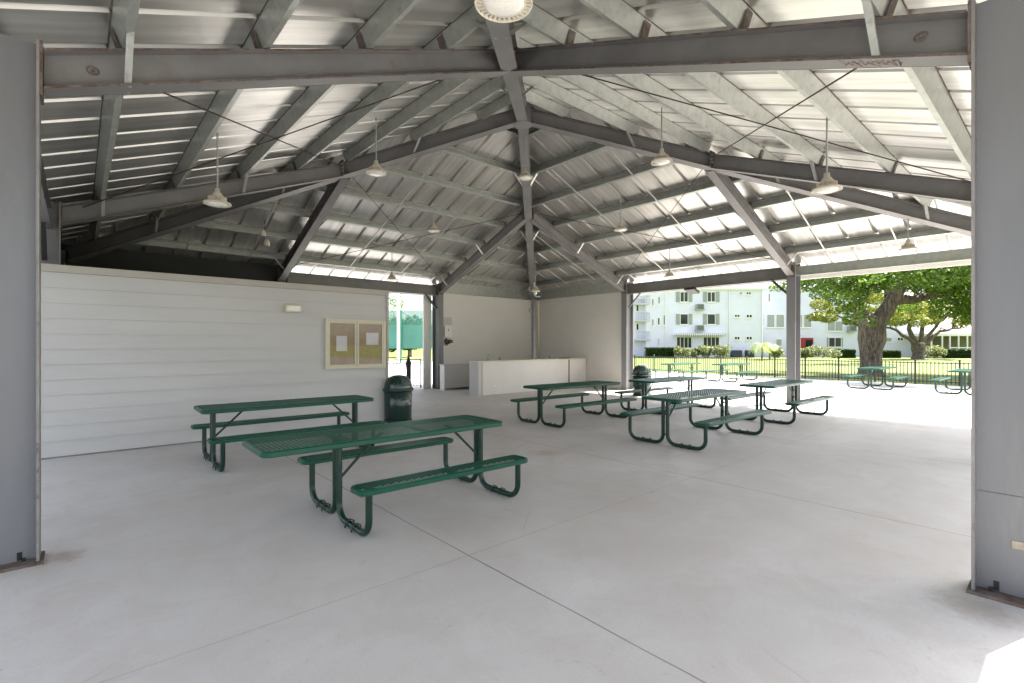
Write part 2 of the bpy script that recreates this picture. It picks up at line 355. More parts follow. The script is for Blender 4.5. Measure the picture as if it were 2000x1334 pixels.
# roof panels
def panel(k):
    per = .56; ribs = [(0, 0), (.022, .06), (.06, .06), (.082, 0)]
    ts = []; t = -OV
    while t < L + OV:
        for a, h in ribs:
            if t + a < L + OV: ts.append((t + a, h))
        t += per
    ts.append((L + OV, 0)); ts.append((L / 2, 0)); ts.sort()
    vs = []; fs = []; uv = []
    nrm = up_n(k); base = RD * CS + PD + .045
    for t, h in ts:
        st = min(t, L - t)                        # where the column of panel meets the hip
        for s in (-OV, max(-OV + .001, st)):
            p = T(k, s, t, zb(s) + base); vs.append(p + Vector((0, 0, h))); uv.append((t, s))
    n = len(ts)
    for i in range(n - 1): fs.append((2 * i, 2 * i + 2, 2 * i + 3, 2 * i + 1))
    me = bpy.data.meshes.new('roof_panel'); me.from_pydata([tuple(v) for v in vs], [], fs); me.materials.append(M['panel'])
    ul = me.uv_layers.new(name='UVMap')
    for li, lp in enumerate(me.loops): ul.data[li].uv = uv[lp.vertex_index]
    o = bpy.data.objects.new('roof_panel', me); COL.objects.link(o); o.parent = PAV
    sm = o.modifiers.new('thick', 'SOLIDIFY'); sm.thickness = .004; sm.offset = 0
for k in range(4): panel(k)
for cx, cy in ((0, 0), (L, 0), (0, L), (L, L)):
    d = Vector((1 if cx == 0 else -1, 1 if cy == 0 else -1, 0)); b = MB(); base = RD * CS + PD + .12
    for sg in (-1, 1):
        pr = []
        p0 = Vector((cx, cy, 0)) - d * OV; p1 = Vector((cx, cy, 0)) + d * (L / 2)
        p0.z = zb(-OV) + base; p1.z = zb(L / 2) + base
        ax = Vector((d.x * .2, 0, 0)) if sg < 0 else Vector((0, d.y * .2, 0))
        b.add([p0, p1, p1 + ax, p0 + ax] if sg < 0 else [p0, p0 + ax, p1 + ax, p1], [(0, 1, 2, 3)])
    b.obj('hip_cap', M['panel'], PAV)
# columns
def column(px, py, ax, sg, label=None):      # ax: axis of the web, sg: which way is outward
    b = MB(); CD = .38; f = .2
    pr = Iprof(CD, f, .016, .012)
    u = Vector((sg, 0, 0)) if ax == 0 else Vector((0, sg, 0))
    b.prof(pr, (px, py, 0.02), (px, py, H + RD + .06), u)
    o = b.obj('column', M['column'], PAV)
    c = Vector((px, py, 0)) + u * CD / 2
    e = MB(); hx, hy = (CD / 2 + .02, f / 2 + .02) if ax == 0 else (f / 2 + .02, CD / 2 + .02)
    e.box(c.x - hx, c.x + hx, c.y - hy, c.y + hy, 0, .02); e.obj('base_plate', M['rust'], o)
    side = Vector((0, 1, 0)) if ax == 0 else Vector((1, 0, 0))
    for s_ in (-1, 1):                                   # rusty flange edges
        for q in (0.008, CD - .008):
            p = Vector((px, py, 0)) + u * q + side * (s_ * (f / 2 + .0015)); a = u * .0075 + side * .002 * (1 if True else 1)
            MB().box(p.x - abs(a.x), p.x + abs(a.x), p.y - abs(a.y), p.y + abs(a.y), .03, H + RD + .05).obj('flange_edge', M['edge'], o)
    e = MB(); p = Vector((px, py, 0)) - u * .008          # end plate of the rafter
    e.box(p.x - (.008 if ax == 0 else .1), p.x + (.008 if ax == 0 else .1), p.y - (.1 if ax == 0 else .008), p.y + (.1 if ax == 0 else .008), H - .045, H + RD + .055)
    e.obj('end_plate', M['rust'], o)
    for q in (.08, .29):                                   # anchor bolts at the foot
        for s_ in (-1, 1):
            p = Vector((px, py, 0)) + u * q + side * s_ * .03
            MB().box(p.x - .009, p.x + .009, p.y - .009, p.y + .009, .02, .042).obj('anchor_bolt', M['black'], o)
    return o
cols = {}
for t in (A, B_):
    cols[(0, t)] = column(0, t, 0, -1); cols[(t, 0)] = column(t, 0, 1, -1)
    cols[(L, t)] = column(L, t, 0, 1); cols[(t, L)] = column(t, L, 1, 1)
for cx, cy in ((0, 0), (L, 0), (0, L), (L, L)):
    dx = -1 if cx == 0 else 1; dy = -1 if cy == 0 else 1
    b = MB(); b.prof(Iprof(.24, .2, .014, .012), (cx + dx * .02, cy + dy * .12, 0.02), (cx + dx * .02, cy + dy * .12, H + RD), (dx, 0, 0)); o = b.obj('column', M['column'], PAV)
    MB().box(cx + dx * .14 - .15, cx + dx * .14 + .15, cy + dy * .12 - .13, cy + dy * .12 + .13, 0, .02).obj('base_plate', M['rust'], o)
# details on the nearest right column
rc = cols[(A, 0)]
MB().box(A - .011, A - .0065, -.245, -.165, .30, .345).obj('rusty_plate', mat('plate', (.38, .32, .25), .7, 0, .3, 20), rc, .002)
MB().box(A - .011, A - .0065, -.29, -.265, .025, .08).obj('drain_slot', M['black'], rc); MB().box(A - .011, A - .0065, -.115, -.09, .025, .08).obj('drain_slot', M['black'], rc)
MB().box(A - .0095, A - .0062, -.36, -.02, .607, .610).obj('weld_seam', M['rust'], rc)
lc = cols[(0, A)]
MB().box(-.115, -.09, A - .011, A - .0065, .025, .08).obj('drain_slot', M['black'], lc); MB().box(-.27, -.245, A - .011, A - .0065, .025, .08).obj('drain_slot', M['black'], lc)
for (rp, ang) in ((Vector((A - .0075, .25, 0)), 0), (Vector((.28, A - .0075, 0)), 1)):      # round weld washers on the rafter webs
    b = MB(); z = zb(.25) + .16; pts = []
    for i in range(17):
        a = i * math.pi / 8; pts.append(rp + (Vector((0, .035 * math.cos(a), 0)) if ang == 0 else Vector((.035 * math.cos(a), 0, 0))) + Vector((0, 0, z + .028 * math.sin(a))))
    b.tube(pts, .006, 6)
    q = rp + Vector((0, 0, z)); b.box(q.x - .014, q.x + .014, q.y - .014, q.y + .014, q.z - .012, q.z + .012)
    b.obj('web_washer', M['rust'], PAV)
b = MB(); pts = [(A + .05 * math.sin(i * 1.9) * (1 + .4 * math.sin(i * .7)), .35 + i * .012 + .012 * math.sin(i * 2.6), zb(.35 + i * .012 + .012 * math.sin(i * 2.6)) - .003) for i in range(30)]
b.tube(pts, .0035, 5); b.obj('chalk_scribble', mat('orange_chalk', (.3, .2, .16), .9), PAV)
# flange braces: flat struts from purlins down to the bottom flanges
ang = [(-.022, 0), (.022, 0), (.022, .004), (-.018, .004), (-.018, .03), (-.022, .03)]
for k in range(4):
    for t, dr in ((A, 1), (A, -1), (B_, 1), (B_, -1)):
        for s in (PS[0], PS[2]):
            if dr == (-1 if t == A else 1) and s > 1.5: continue
            p0 = T(k, s + .03, t + dr * .06, zb(s) + .01); p1 = T(k, s + .03, t + dr * .36, zb(s) + RD + .07)
            b = MB(); b.prof(ang, p0, p1, (0, 0, 1)); b.obj('flange_brace', M['galv'], PAV)
for cx, cy in ((0, 0), (L, 0), (0, L), (L, L)):
    d = Vector((1 if cx == 0 else -1, 1 if cy == 0 else -1, 0)); 
    for s in (PS[1], PS[3], PS[5]):
        c = Vector((cx, cy, 0)) + d * s
        for ax in (0, 1):
            q = Vector((d.x, 0, 0)) if ax == 0 else Vector((0, d.y, 0))
            p0 = c + q * .09; p0.z = zb(s) + .015; p1 = c + q * .42; p1.z = zb(s) + RD + .06
            MB().prof(ang, p0, p1).obj('flange_brace', M['galv'], PAV)
# sag straps running up the slope under the purlins
for k in (2, 3):
    for t in (2.1, 3.45, 6.05, 7.7, 10.35, 11.65):
        s1 = min(t, L - t, 5.4) - .15; i = 0
        while i + 1 < len(PS) and PS[i + 1] < s1 + .2:
            f = RD * CS + .015
            MB().prof([(-.013, 0), (.013, 0), (.013, .02), (-.013, .02)], T(k, PS[i], t, zb(PS[i]) + f), T(k, PS[i + 1] - .02, t, zb(PS[i + 1]) + f)).obj('sag_strap', M['strap'], PAV); i += 1
# rod bracing in the middle bays
for k in range(4):
    for t0, t1 in ((A, B_), (B_, A)):
        MB().tube([T(k, .25, t0, zb(.25) + RD * .8), T(k, A - .1, t1, zb(A - .1) + RD * .8)], .008, 6).obj('tie_rod', M['rod'], PAV)
# knee braces at the middle bays
for k in range(4):
    for t, dr in ((A, 1), (B_, -1)):
        MB().prof([(-.03, 0), (.03, 0), (.03, .006), (-.024, .006), (-.024, .06), (-.03, .06)], T(k, -.17, t + dr * .07, 2.72), T(k, -.17, t + dr * .55, 3.2)).obj('knee_brace', M['darksteel'], PAV)

# ------------------------------------------------------------------ siding walls
def siding(mb, x0, x1, z0, z1, M4, exp=.198):
    n = int(round((z1 - z0) / exp)); exp = (z1 - z0) / n
    for i in range(n):
        a = z0 + i * exp; b = a + exp
        vs = [(x0, -.021, a), (x1, -.021, a), (x1, -.003, b), (x0, -.003, b), (x0, 0, a), (x1, 0, a), (x0, 0.0, b), (x1, 0.0, b)]
        mb.add([M4 @ Vector(v) for v in vs], [(0, 1, 2, 3), (0, 4, 5, 1), (0, 3, 6, 4), (1, 5, 7, 2)])
def wallM(px, py, rz): return Matrix.Translation((px, py, 0)) @ Matrix.Rotation(rz, 4, 'Z')
YW = 8.49; XW = 4.72
room = thing('storage_room', 'pale grey room with horizontal lap siding inside the pavilion', 'room')
b = MB(); siding(b, -.42, XW - .0, .02, 2.46, wallM(0, YW, 0)); b.obj('front_siding', M['siding'], room)
b = MB(); siding(b, 0, L - YW, .02, 2.46, wallM(XW + .03, YW, R(90))); b.obj('side_siding', M['siding'], room)
b = MB(); b.box(-.42, XW + .02, YW + .002, L - .02, 0, 2.53); b.obj('core', M['siding'], room)
MB().box(-.44, XW + .05, YW - .04, YW + .001, 2.462, 2.56).obj('top_trim', M['trim'], room)
MB().box(XW + .001, XW + .05, YW - .036, YW + .06, 0.0, 2.461).obj('corner_trim', M['trim'], room)
MB().box(-.42, XW, YW - .012, YW, 0, .02).obj('base_strip', M['steel'], room)
lw = thing('gable_wall', 'siding wall coloured like deep shade, closing the bay behind the storage room above its roof', 'wall')
b = MB(); b.box(-.26, -.14, B_ + .1, L + .2, 0, 3.69); b.box(-.139, A + .2, L + .16, L + .3, 0, 3.69); b.obj('panel', mat('shaded_backing', (.035, .035, .035), .8), lw)  # near-black panel colour stands in for the corner's deep shade
for nm, rz, p in (('kitchen_wall', 0, (B_ + .1, L + .1)), ('kitchen_wall', -90, (L + .1, L - .03))):
    lab = 'beige siding wall behind the serving counter beside the opening, with the white control box' if rz == 0 else 'beige siding wall at the right end of the serving counter, running to the grey column'
    w_ = thing(nm, lab, 'wall', (0, 0, 0), 0); b = MB(); ln = A - .14
    siding(b, 0, ln, .02, 3.28, wallM(p[0], p[1], R(rz)), .155); b.obj('siding', mat('beige_siding', (.73, .705, .665), .6, 0, .04, 1), w_)
    c = MB(); Mx = wallM(p[0], p[1], R(rz)); c.box(0, ln, .003, .11, 0, 3.29, Mx); c.obj('sheathing', M['trim'], w_)
    c = MB(); c.box(-.05, ln + .1, .085, .11, 3.291, 3.695, Mx); c.obj('closure_panel', M['galv'], w_)
# white door jamb beyond the opening
tag(MB().box(8.98, 9.28, L + .3, L + .36, 0, 3.19).obj('white_post', M['white'], None, .01), 'white trim post beside the opening left of the serving area', 'post')
# downspout in the kitchen corner
ds = thing('downspout', 'round beige drain pipe in the far corner behind the counter', 'pipe')
MB().tube([(L - .06, L - .34, 0), (L - .06, L - .34, 3.2)], .055, 14).obj('pipe', M['board'], ds)
MB().tube([(L - .06, L - .34, 3.0), (L - .06, L - .34, 3.06)], .065, 14).obj('coupling', M['board'], ds)
sc = thing('wall_sensor', 'small white sensor on the far corner column above the counter', 'sensor', (L - .2, L - .02, 2.86))
MB().lathe([(0, -.05), (.035, -.04), (.05, 0), (.05, .05), (0, .05)], (0, 0, 0), 14).obj('body', M['lamp'], sc)
MB().box(-.01, .1, -.01, .01, .0, .02).obj('bracket', M['lamp'], sc)
vp = tag(MB().tube([(12.6, 12.5, 4.1), (12.6, 12.5, 3.32), (12.61, 12.47, 3.27), (12.65, 12.42, 3.245), (12.75, 12.33, 3.245)], .025, 10).obj('vent_pipe', M['white']), 'white hooked pipe hanging from the roof right of the far corner', 'pipe')

# ------------------------------------------------------------------ serving counter
ct = thing('serving_counter', 'long beige serving counter with pale top in the far corner', 'counter')
b = MB(); b.box(9.12, L + .06, 11.16, 11.36, 0, .985); b.obj('front_panel', mat('counter_paint', (.68, .65, .61), .55, 0, .04, 2), ct)
MB().box(9.0, 9.119, 11.12, 11.55, 0, .99).obj('end_panel', M['siding'], ct, .004)
MB().box(9.121, 9.2, 11.148, 11.159, 0, .98).obj('corner_board', M['trim'], ct)
MB().box(8.94, L + .08, 11.08, 11.48, .991, 1.025).obj('counter_top', M['board'], ct, .006)
MB().box(12.96, 13.0, 11.146, 11.159, .02, .98).obj('seam_strip', M['rod'], ct)
MB().box(9.62, 9.7, 11.152, 11.16, .24, .29).obj('outlet_plate', M['white'], ct, .003)
bc = thing('back_counter', 'low grey cabinet with pale top against the left kitchen wall', 'cabinet')
MB().box(9.26, 13.5, 13.27, 13.5, .06, .82).box(9.7, 13.5, 13.5, L + .08, .06, .82).obj('cabinet', M['siding'], bc)
MB().box(9.2, 13.54, 13.23, 13.52, .821, .86).obj('top', M['stone'], bc, .005)
MB().box(9.22, 9.259, 13.25, 13.5, 0, .82).obj('end_panel', M['white'], bc)
def faucet(loc, lab, n='faucet', h=.2):
    f = thing(n, lab, 'faucet', loc); MB().lathe([(0, 0), (.03, 0), (.03, .02), (.015, .03), (.014, .08), (0, .08)], seg=14).obj('base', M['chrome'], f)
    MB().tube([(0, 0, .05), (0, 0, h), (.03, 0, h + .04), (.08, 0, h + .04), (.1, 0, h)], .011, 8).obj('spout', M['chrome'], f)
    return f
faucet((12.3, 11.42, 1.025), 'dark tap standing at the right end of the serving counter', h=.12)
bt = thing('soap_bottle', 'small pale green bottle standing on the left end of the counter', 'bottle', (9.6, 11.38, 1.025))
MB().lathe([(0, 0), (.05, 0), (.055, .02), (.055, .12), (.03, .16), (.015, .18), (0, .18)], seg=16).obj('bottle', mat('pale_bottle', (.35, .45, .38), .25), bt)
MB().tube([(0, 0, .18), (0, 0, .24), (.03, 0, .24)], .008, 6).obj('pump', M['white'], bt)
bt = thing('spray_bottle', 'short dark bottle on the counter right of the green bottle', 'bottle', (10.05, 11.40, 1.025))
MB().lathe([(0, 0), (.03, 0), (.03, .06), (.01, .09), (0, .09)], seg=12).obj('bottle', M['chrome'], bt)
tr = thing('serving_tray', 'dark flat tray at the far right end of the counter', 'tray', (12.95, 11.36, 1.025))
MB().box(-.2, .2, -.09, .09, 0, .02).obj('tray', M['black'], tr, .005); MB().box(-.19, .19, -.1, -.091, .018, .03).obj('rim', M['black'], tr)
# control box with coiled leads
cb = thing('control_box', 'white control box with dark coiled hose hanging under it on the kitchen wall', 'electrical box', (9.78, L + .085, 1.95))
MB().box(-.15, .15, -.09, 0, -.2, .2).obj('box', M['white'], cb, .01); MB().box(-.015, .015, -.1, -.091, .02, .1).obj('latch', M['steel'], cb)
MB().box(-.19, .19, -.012, 0, .24, .5).obj('backing_plate', M['siding'], cb)
h = MB()
for i in range(3):
    pts = [Vector((.09 * math.cos(a) * (1 + .2 * i) - .04 + .04 * i, -.05 - .02 * i, -.33 + .07 * math.sin(a * 1.0 + i) - .02 * i)) for a in [j * math.pi / 7 for j in range(15)]]
    h.tube(pts, .016, 6)
h.tube([(-.1, -.05, -.26), (.02, -.06, -.36), (.22, -.05, -.37)], .014, 6); h.tube([(-.06, -.05, -.2), (-.09, -.05, -.3), (-.02, -.05, -.48), (-.12, -.05, -.46)], .014, 6)
h.obj('hose', mat('dark_hose', (.05, .035, .03), .6), cb)

# ------------------------------------------------------------------ notice board and wall light
nb = thing('notice_board', 'cream framed two door cork notice board on the siding wall', 'notice board', (4.105, YW - .024, 1.515))
W2, H2 = .585, .455
MB().box(-W2 + .03, W2 - .03, -.012, 0, -H2 + .03, H2 - .03).obj('cork', M['cork'], nb)
f = MB()
for a in (-W2, W2 - .045): f.box(a, a + .045, -.05, 0, -H2, H2)
for a in (-H2, H2 - .045): f.box(-W2 + .045, W2 - .045, -.05, 0, a, a + .045)
f.obj('frame', M['board'], nb, .004)
for sx, (px_, pz_, pw, ph) in ((-1, (-.28, .01, .1, .14)), (1, (.32, .1, .125, .115))):
    x0, x1 = (-W2 + .046, -.006) if sx < 0 else (.006, W2 - .046); d = MB()
    d.box(x0, x0 + .035, -.045, -.02, -H2 + .046, H2 - .046).box(x1 - .035, x1, -.045, -.02, -H2 + .046, H2 - .046)
    d.box(x0 + .035, x1 - .035, -.045, -.02, -H2 + .046, -H2 + .075).box(x0 + .035, x1 - .035, -.045, -.02, H2 - .075, H2 - .046)
    do = d.obj('door', M['board'], nb, .003)
    MB().box(x0 + .034, x1 - .034, -.034, -.031, -H2 + .07, H2 - .07).obj('glass', M['pane'], do)
    MB().box((x1 - .02) if sx < 0 else (x0 + .005), (x1 - .005) if sx < 0 else (x0 + .02), -.052, -.045, -.02, .02).obj('lock', M['galv'], do)
    pp = thing('notice_paper', 'white sheet of paper pinned in the %s door of the notice board' % ('left' if sx < 0 else 'right'), 'paper', (4.105 + px_, YW - .04, 1.515 + pz_))
    MB().box(-pw, pw, -.0015, 0, -ph, ph).obj('sheet', M['paper'], pp)
    MB().lathe([(0, -.004), (.006, -.004), (.006, .004), (0, .004)], (0, -.004, ph - .02), 8).obj('pin', M['red'], pp)
el = thing('emergency_light', 'small cream emergency light box high on the siding wall', 'emergency light', (3.0, YW - .024, 2.12))
MB().box(-.17, .09, -.08, 0, -.065, .065).obj('housing', M['board'], el, .012)
MB().box(-.15, .07, -.086, -.08, -.04, .04).obj('cover', M['lens'], el, .004)
MB().box(.091, .15, -.05, 0, -.045, .045).obj('conduit_box', M['siding'], el, .004)
# twin floodlight above storage room
fl = thing('twin_spot_light', 'small twin spot light on a purlin above the storage room', 'spot light', (3.45, 12.0, 4.03))
MB().lathe([(0, -.1), (.07, -.1), (.07, -.02), (.03, .05), (0, .05)], (-.05, 0, .1), 14).obj('lamp_head', M['lamp'], fl); MB().lathe([(0, -.1), (.07, -.1), (.07, -.02), (.03, .05), (0, .05)], (.04, 0, -.12), 14).obj('lamp_head', M['lamp'], fl)
MB().tube([(0, 0, .35), (0, 0, -.1)], .015, 8).obj('stem', M['steel'], fl)
bf = thing('black_floodlight', 'black floodlight fixed under the eave beam between two far right columns', 'floodlight', (L - .12, 6.98, 3.14))
MB().box(-.18, .18, -.16, .16, -.1, -.02, Matrix.Rotation(R(18), 4, 'Y')).obj('head', M['black'], bf, .02)
MB().box(-.02, .02, -.12, .12, -.03, .05).obj('bracket', M['black'], bf)

# ------------------------------------------------------------------ picnic tables
def mesh_panel(x0, x1, y0, y1, z, a=.034, b=.019, hole=.76, r=.05):
    mb = MB(); nx = int((x1 - x0) / a) + 2; ny = int((y1 - y0) / b) + 2; th = .0025
    def inside(x, y):
        dx = max(x0 + r - x, 0, x - (x1 - r)); dy = max(y0 + r - y, 0, y - (y1 - r))
        return x0 <= x <= x1 and y0 <= y <= y1 and dx * dx + dy * dy <= r * r
    for i in range(nx):
        for j in range(ny):
            if (i + j) % 2: continue
            cx = x0 + i * a; cy = y0 + j * b
            if not inside(cx, cy): continue
            O = [(a, 0), (0, b), (-a, 0), (0, -b)]
            vs = [(cx + u, cy + v, z) for u, v in O] + [(cx + u * hole, cy + v * hole, z) for u, v in O] + [(cx + u * hole, cy + v * hole, z - th) for u, v in O]
            mb.add(vs, [(q, (q + 1) % 4, 4 + (q + 1) % 4, 4 + q) for q in range(4)] + [(4 + q, 4 + (q + 1) % 4, 8 + (q + 1) % 4, 8 + q) for q in range(4)])
    return mb
def rim(mb, x0, x1, y0, y1, z, wd=.035, dp=.045, r=.07):
    def loop(ins):
        out = []
        for cx, cy, a0 in ((x1 - r, y1 - r, 0), (x0 + r, y1 - r, 90), (x0 + r, y0 + r, 180), (x1 - r, y0 + r, 270)):
            for q in range(7):
                a = R(a0 + q * 15); out.append((cx + (r - ins) * math.cos(a), cy + (r - ins) * math.sin(a)))
        return out
    e = .008
    levels = [(wd, z + .001), (e, z + .001), (0, z - e), (0, z - dp + e), (e, z - dp), (wd, z - dp)]
    n = 28; vs = []
    for ins, zz in levels: vs += [(x, y, zz) for x, y in loop(ins)]
    m_ = len(levels); fs = []
    for i in range(m_):
        k2 = (i + 1) % m_
        fs += [(i * n + q, k2 * n + q, k2 * n + (q + 1) % n, i * n + (q + 1) % n) for q in range(n)]
    mb.add(vs, fs); return mb
TZ, BZ, DY = .716, .416, .635
def make_table(S, ol, orr, label, ada=False):
    t = thing('picnic_table', label, 'picnic table', (0, 0, 0), 0, 'green steel picnic tables')
    x0, x1 = -S - ol, S + orr
    p = mesh_panel(x0 + .02, x1 - .02, -.318, .318, TZ); rim(p, x0, x1, -.338, .338, TZ)
    for xx in ((-S), 0, S): p.box(xx - .02, xx + .02, -.3, .3, TZ - .035, TZ - .008)
    p.obj('table_top', M['green'], t)
    b0, b1 = (-S - .12, S + .06) if ada else (x0 + .02, x1 - .02)
    for sy in (-1, 1):
        cy = sy * DY; p = mesh_panel(b0 + .02, b1 - .02, cy - .1, cy + .1, BZ, r=.05); rim(p, b0, b1, cy - .12, cy + .12, BZ, .03, .04, .07)
        for xx in (-S, 0, S): p.box(xx - .02, xx + .02, cy - .09, cy + .09, BZ - .03, BZ - .008)
        p.obj('bench', M['green'], t)
    for sx in (-1, 1):
        for sy in (-1, 1):
            r = .027; R_ = .13; pts = [(sx * S, sy * .038, TZ - .03), (sx * S, sy * .038, R_ + r)]
            for q in range(1, 7):
                a = R(q * 15); pts.append((sx * S, sy * (.038 + R_ * (1 - math.cos(a))), r + R_ * (1 - math.sin(a))))
            for q in range(0, 7):
                a = R(q * 15); pts.append((sx * S, sy * (DY - R_ + R_ * math.sin(a)), r + R_ * (1 - math.cos(a))))
            pts.append((sx * S, sy * DY, BZ - .02))
            o = MB().tube(pts, r, 12).obj('leg_frame', M['greendark'], t)
            c = MB()
            for cy in (DY * .42, DY * .62): c.tube([(sx * S - .04, sy * cy, .004), (sx * S - .034, sy * cy, .05), (sx * S, sy * cy, .066), (sx * S + .034, sy * cy, .05), (sx * S + .04, sy * cy, .004)], .007, 6)
            c.obj('floor_clamp', M['greendark'], o)
        MB().tube([(sx * S, -.04, .16), (sx * S, .04, .16)], .012, 6).tube([(sx * S, -.04, .5), (sx * S, .04, .5)], .012, 6).obj('post_link', M['greendark'], t)
        MB().tube([(sx * (S - .42), 0, TZ - .03), (sx * (S - .36), 0, TZ - .05), (sx * (S - .02), 0, .34)], .013, 8).obj('brace', M['greendark'], t)
    return t
t1 = make_table(.758, .68, .09, 'nearest green picnic table, its perforated top overhanging far on the left end', True)
t1.location = (2.639, 3.778, 0); t1.rotation_euler = (0, 0, -.012)
t2 = make_table(.922, .17, .17, 'green picnic table close along the pale siding wall, left of the bin')
t2.location = (2.391, 6.72, 0); t2.rotation_euler = (0, 0, -.018)
for (x, y, a, lab) in ((7.66, 6.2, -.035, 'green picnic table in front of the serving counter'),
        (7.725, 3.62, -.01, 'shaded green picnic table in the middle of the right group, its top glossy and greyish'),
        (10.53, 5.83, -.04, 'green picnic table just behind the counter-side table, half in sun beside the far bin'),
        (11.14, 3.665, 0, 'green picnic table at the roof shadow edge in front of the free standing column')):
    dup(t2, (x, y, 0), a, lab)
for (px_, D, yaw, lab) in ((1330, 21.0, 0, 'picnic table outside by the lawn fence, leftmost in the sun'),
        (1429, 20.6, 0, 'picnic table outside in the sun between the far bin and the free standing column'),
        (1713, 17.2, 0, 'picnic table outside in front of the thick oak trunk'),
        (1890, 15.4, 0, 'picnic table outside cut off by the near right column')):
    p = far(px_, D); dup(t2, (p.x, p.y, 0), R(yaw), lab)

# ------------------------------------------------------------------ bins
def make_bin(label):
    t = thing('litter_bin', label, 'litter bin', (0, 0, 0), 0, 'green litter bins')
    MB().lathe([(0, .015), (.25, .015), (.262, .04), (.266, .3), (.27, .59), (.25, .6), (0, .6)], seg=40).obj('body', M['bin'], t)
    MB().lathe([(.262, .0), (.275, .0), (.275, .04), (.262, .04)], seg=40).obj('base_ring', M['bin'], t); MB().lathe([(.262, .59), (.295, .595), (.3, .625), (.29, .655), (.262, .655)], seg=40).obj('rim', M['bin'], t)
    d = MB(); pr = [(.27 * math.cos(a) ** .8 if a < 1.55 else 0, .655 + .255 * math.sin(a)) for a in [i * math.pi / 24 for i in range(13)]]
    d.lathe(pr, seg=40); lid = d.obj('dome_lid', M['bin'], t)
    f = MB(); n = 9
    vs = []; 
    for i in range(n):
        for j in range(6):
            a = R(-38 + 76 * i / (n - 1)) ; e = R(12 + 50 * j / 5); r = .278
            vs.append((r * math.cos(e) ** .8 * math.sin(a), -r * math.cos(e) ** .8 * math.cos(a), .655 + .263 * math.sin(e)))
    f.add(vs, [(i * 6 + j, (i + 1) * 6 + j, (i + 1) * 6 + j + 1, i * 6 + j + 1) for i in range(n - 1) for j in range(5)], True)
    fo = f.obj('flap', M['bindark'], lid); sm = fo.modifiers.new('s', 'SOLIDIFY'); sm.thickness = .008
    return t
bn = make_bin('glossy dark green domed bin at the end of the siding wall'); bn.location = (4.92, 8.36, 0); bn.rotation_euler = (0, 0, R(25))
dup(bn, (12.75, 8.05, 0), R(-60), 'pale sunlit green domed bin by the grey column, right of the counter')

# ------------------------------------------------------------------ pendant lamps
def make_pendant(rod, label):
    t = thing('pendant_lamp', label, 'pendant lamp', (0, 0, 0), 0, 'round pendant lamps hanging from the roof')
    MB().tube([(0, 0, .16), (0, 0, .16 + rod)], .011, 8).obj('rod', M['galv'], t)
    MB().lathe([(0, .2), (.03, .2), (.035, .15), (.05, .14), (.05, .1), (0, .1)], seg=20).obj('junction', M['lamp'], t)
    h = MB(); h.lathe([(.0, .12), (.06, .12), (.075, .1), (.08, .05), (.11, .035), (.122, .02), (.122, -.004), (.0, -.002)], seg=36); h.lathe([(.152, .012), (.160, .006), (.160, -.006), (.152, -.006), (.152, .012)], seg=36)
    for i in range(30):
        a = 2 * math.pi * i / 30; h.box(.04, .108, -.0025, .0025, .03, .085, Matrix.Rotation(a, 4, 'Z')); h.box(.112, .156, -.005, .005, -.004, .02, Matrix.Rotation(a, 4, 'Z'))
    ho = h.obj('housing', M['lamp'], t)
    MB().lathe([(0, -.028), (.05, -.026), (.09, -.018), (.112, -.004), (.114, .002), (0, .003)], seg=36).obj('lens', M['lens'], t)
    return t
def roofz(x, y): return zb(min(x, y, L - x, L - y)) + RD
LP = [(1.96, 1.66, 3.38, 'large cream pendant lamp overhead at the top of the near hip rafter'),
      (1.55, 6.9, 3.32, 'pendant lamp low on the left, in front of the left roof rafter'),
      (3.75, 6.9, 4.22, 'pendant lamp left of the roof peak against the left hip rafter'),
      (7.25, 7.2, 5.0, 'pendant lamp hanging in line with the far hip rafter below the peak'),
      (6.85, 3.72, 4.27, 'pendant lamp right of the roof peak against the right hip rafter'),
      (6.85, 1.52, 3.33, 'pendant lamp nearest the right column, in front of the right hip rafter'),
      (6.9, 10.2, 4.35, 'faint pendant lamp against the far left roof slope at mid height'),
      (6.9, 12.4, 3.36, 'pendant lamp above the opening left of the kitchen wall'),
      (10.15, 6.9, 4.3, 'faint pendant lamp against the far right roof slope at mid height'),
      (12.35, 6.9, 3.36, 'pendant lamp under the far right eave beam above the farthest tables'),
      (12.2, 1.7, 3.33, 'pendant lamp over the right corner bay beside the oak crown'),
      (11.75, 11.55, 3.3, 'pendant lamp in the far corner beside the drain pipe')]
for i, (x, y, z, lab) in enumerate(LP):
    rod = max(.3, roofz(x, y) + .1 - z - .16)
    t = make_pendant(rod, lab); t.location = (x, y, z)

# ------------------------------------------------------------------ railing behind the left opening
rl = thing('guard_railing', 'dark picket railing behind the opening between room and kitchen', 'railing')
for x in (6.0, 7.5, 9.2): MB().box(x - .02, x + .02, 14.66, 14.7, 0, .97).obj('post', M['black'], rl)
MB().box(6.0, 9.2, 14.655, 14.705, .97, 1.0).obj('rail', M['black'], rl); MB().box(6.02, 9.18, 14.665, 14.695, .87, .89).obj('rail', M['black'], rl); MB().box(6.02, 9.18, 14.665, 14.695, .08, .1).obj('rail', M['black'], rl)
b = MB()
for i in range(28): b.box(6.05 + i * .11 - .012, 6.05 + i * .11 + .012, 14.674, 14.686, .1, .87)
b.obj('picket_panel', M['black'], rl)
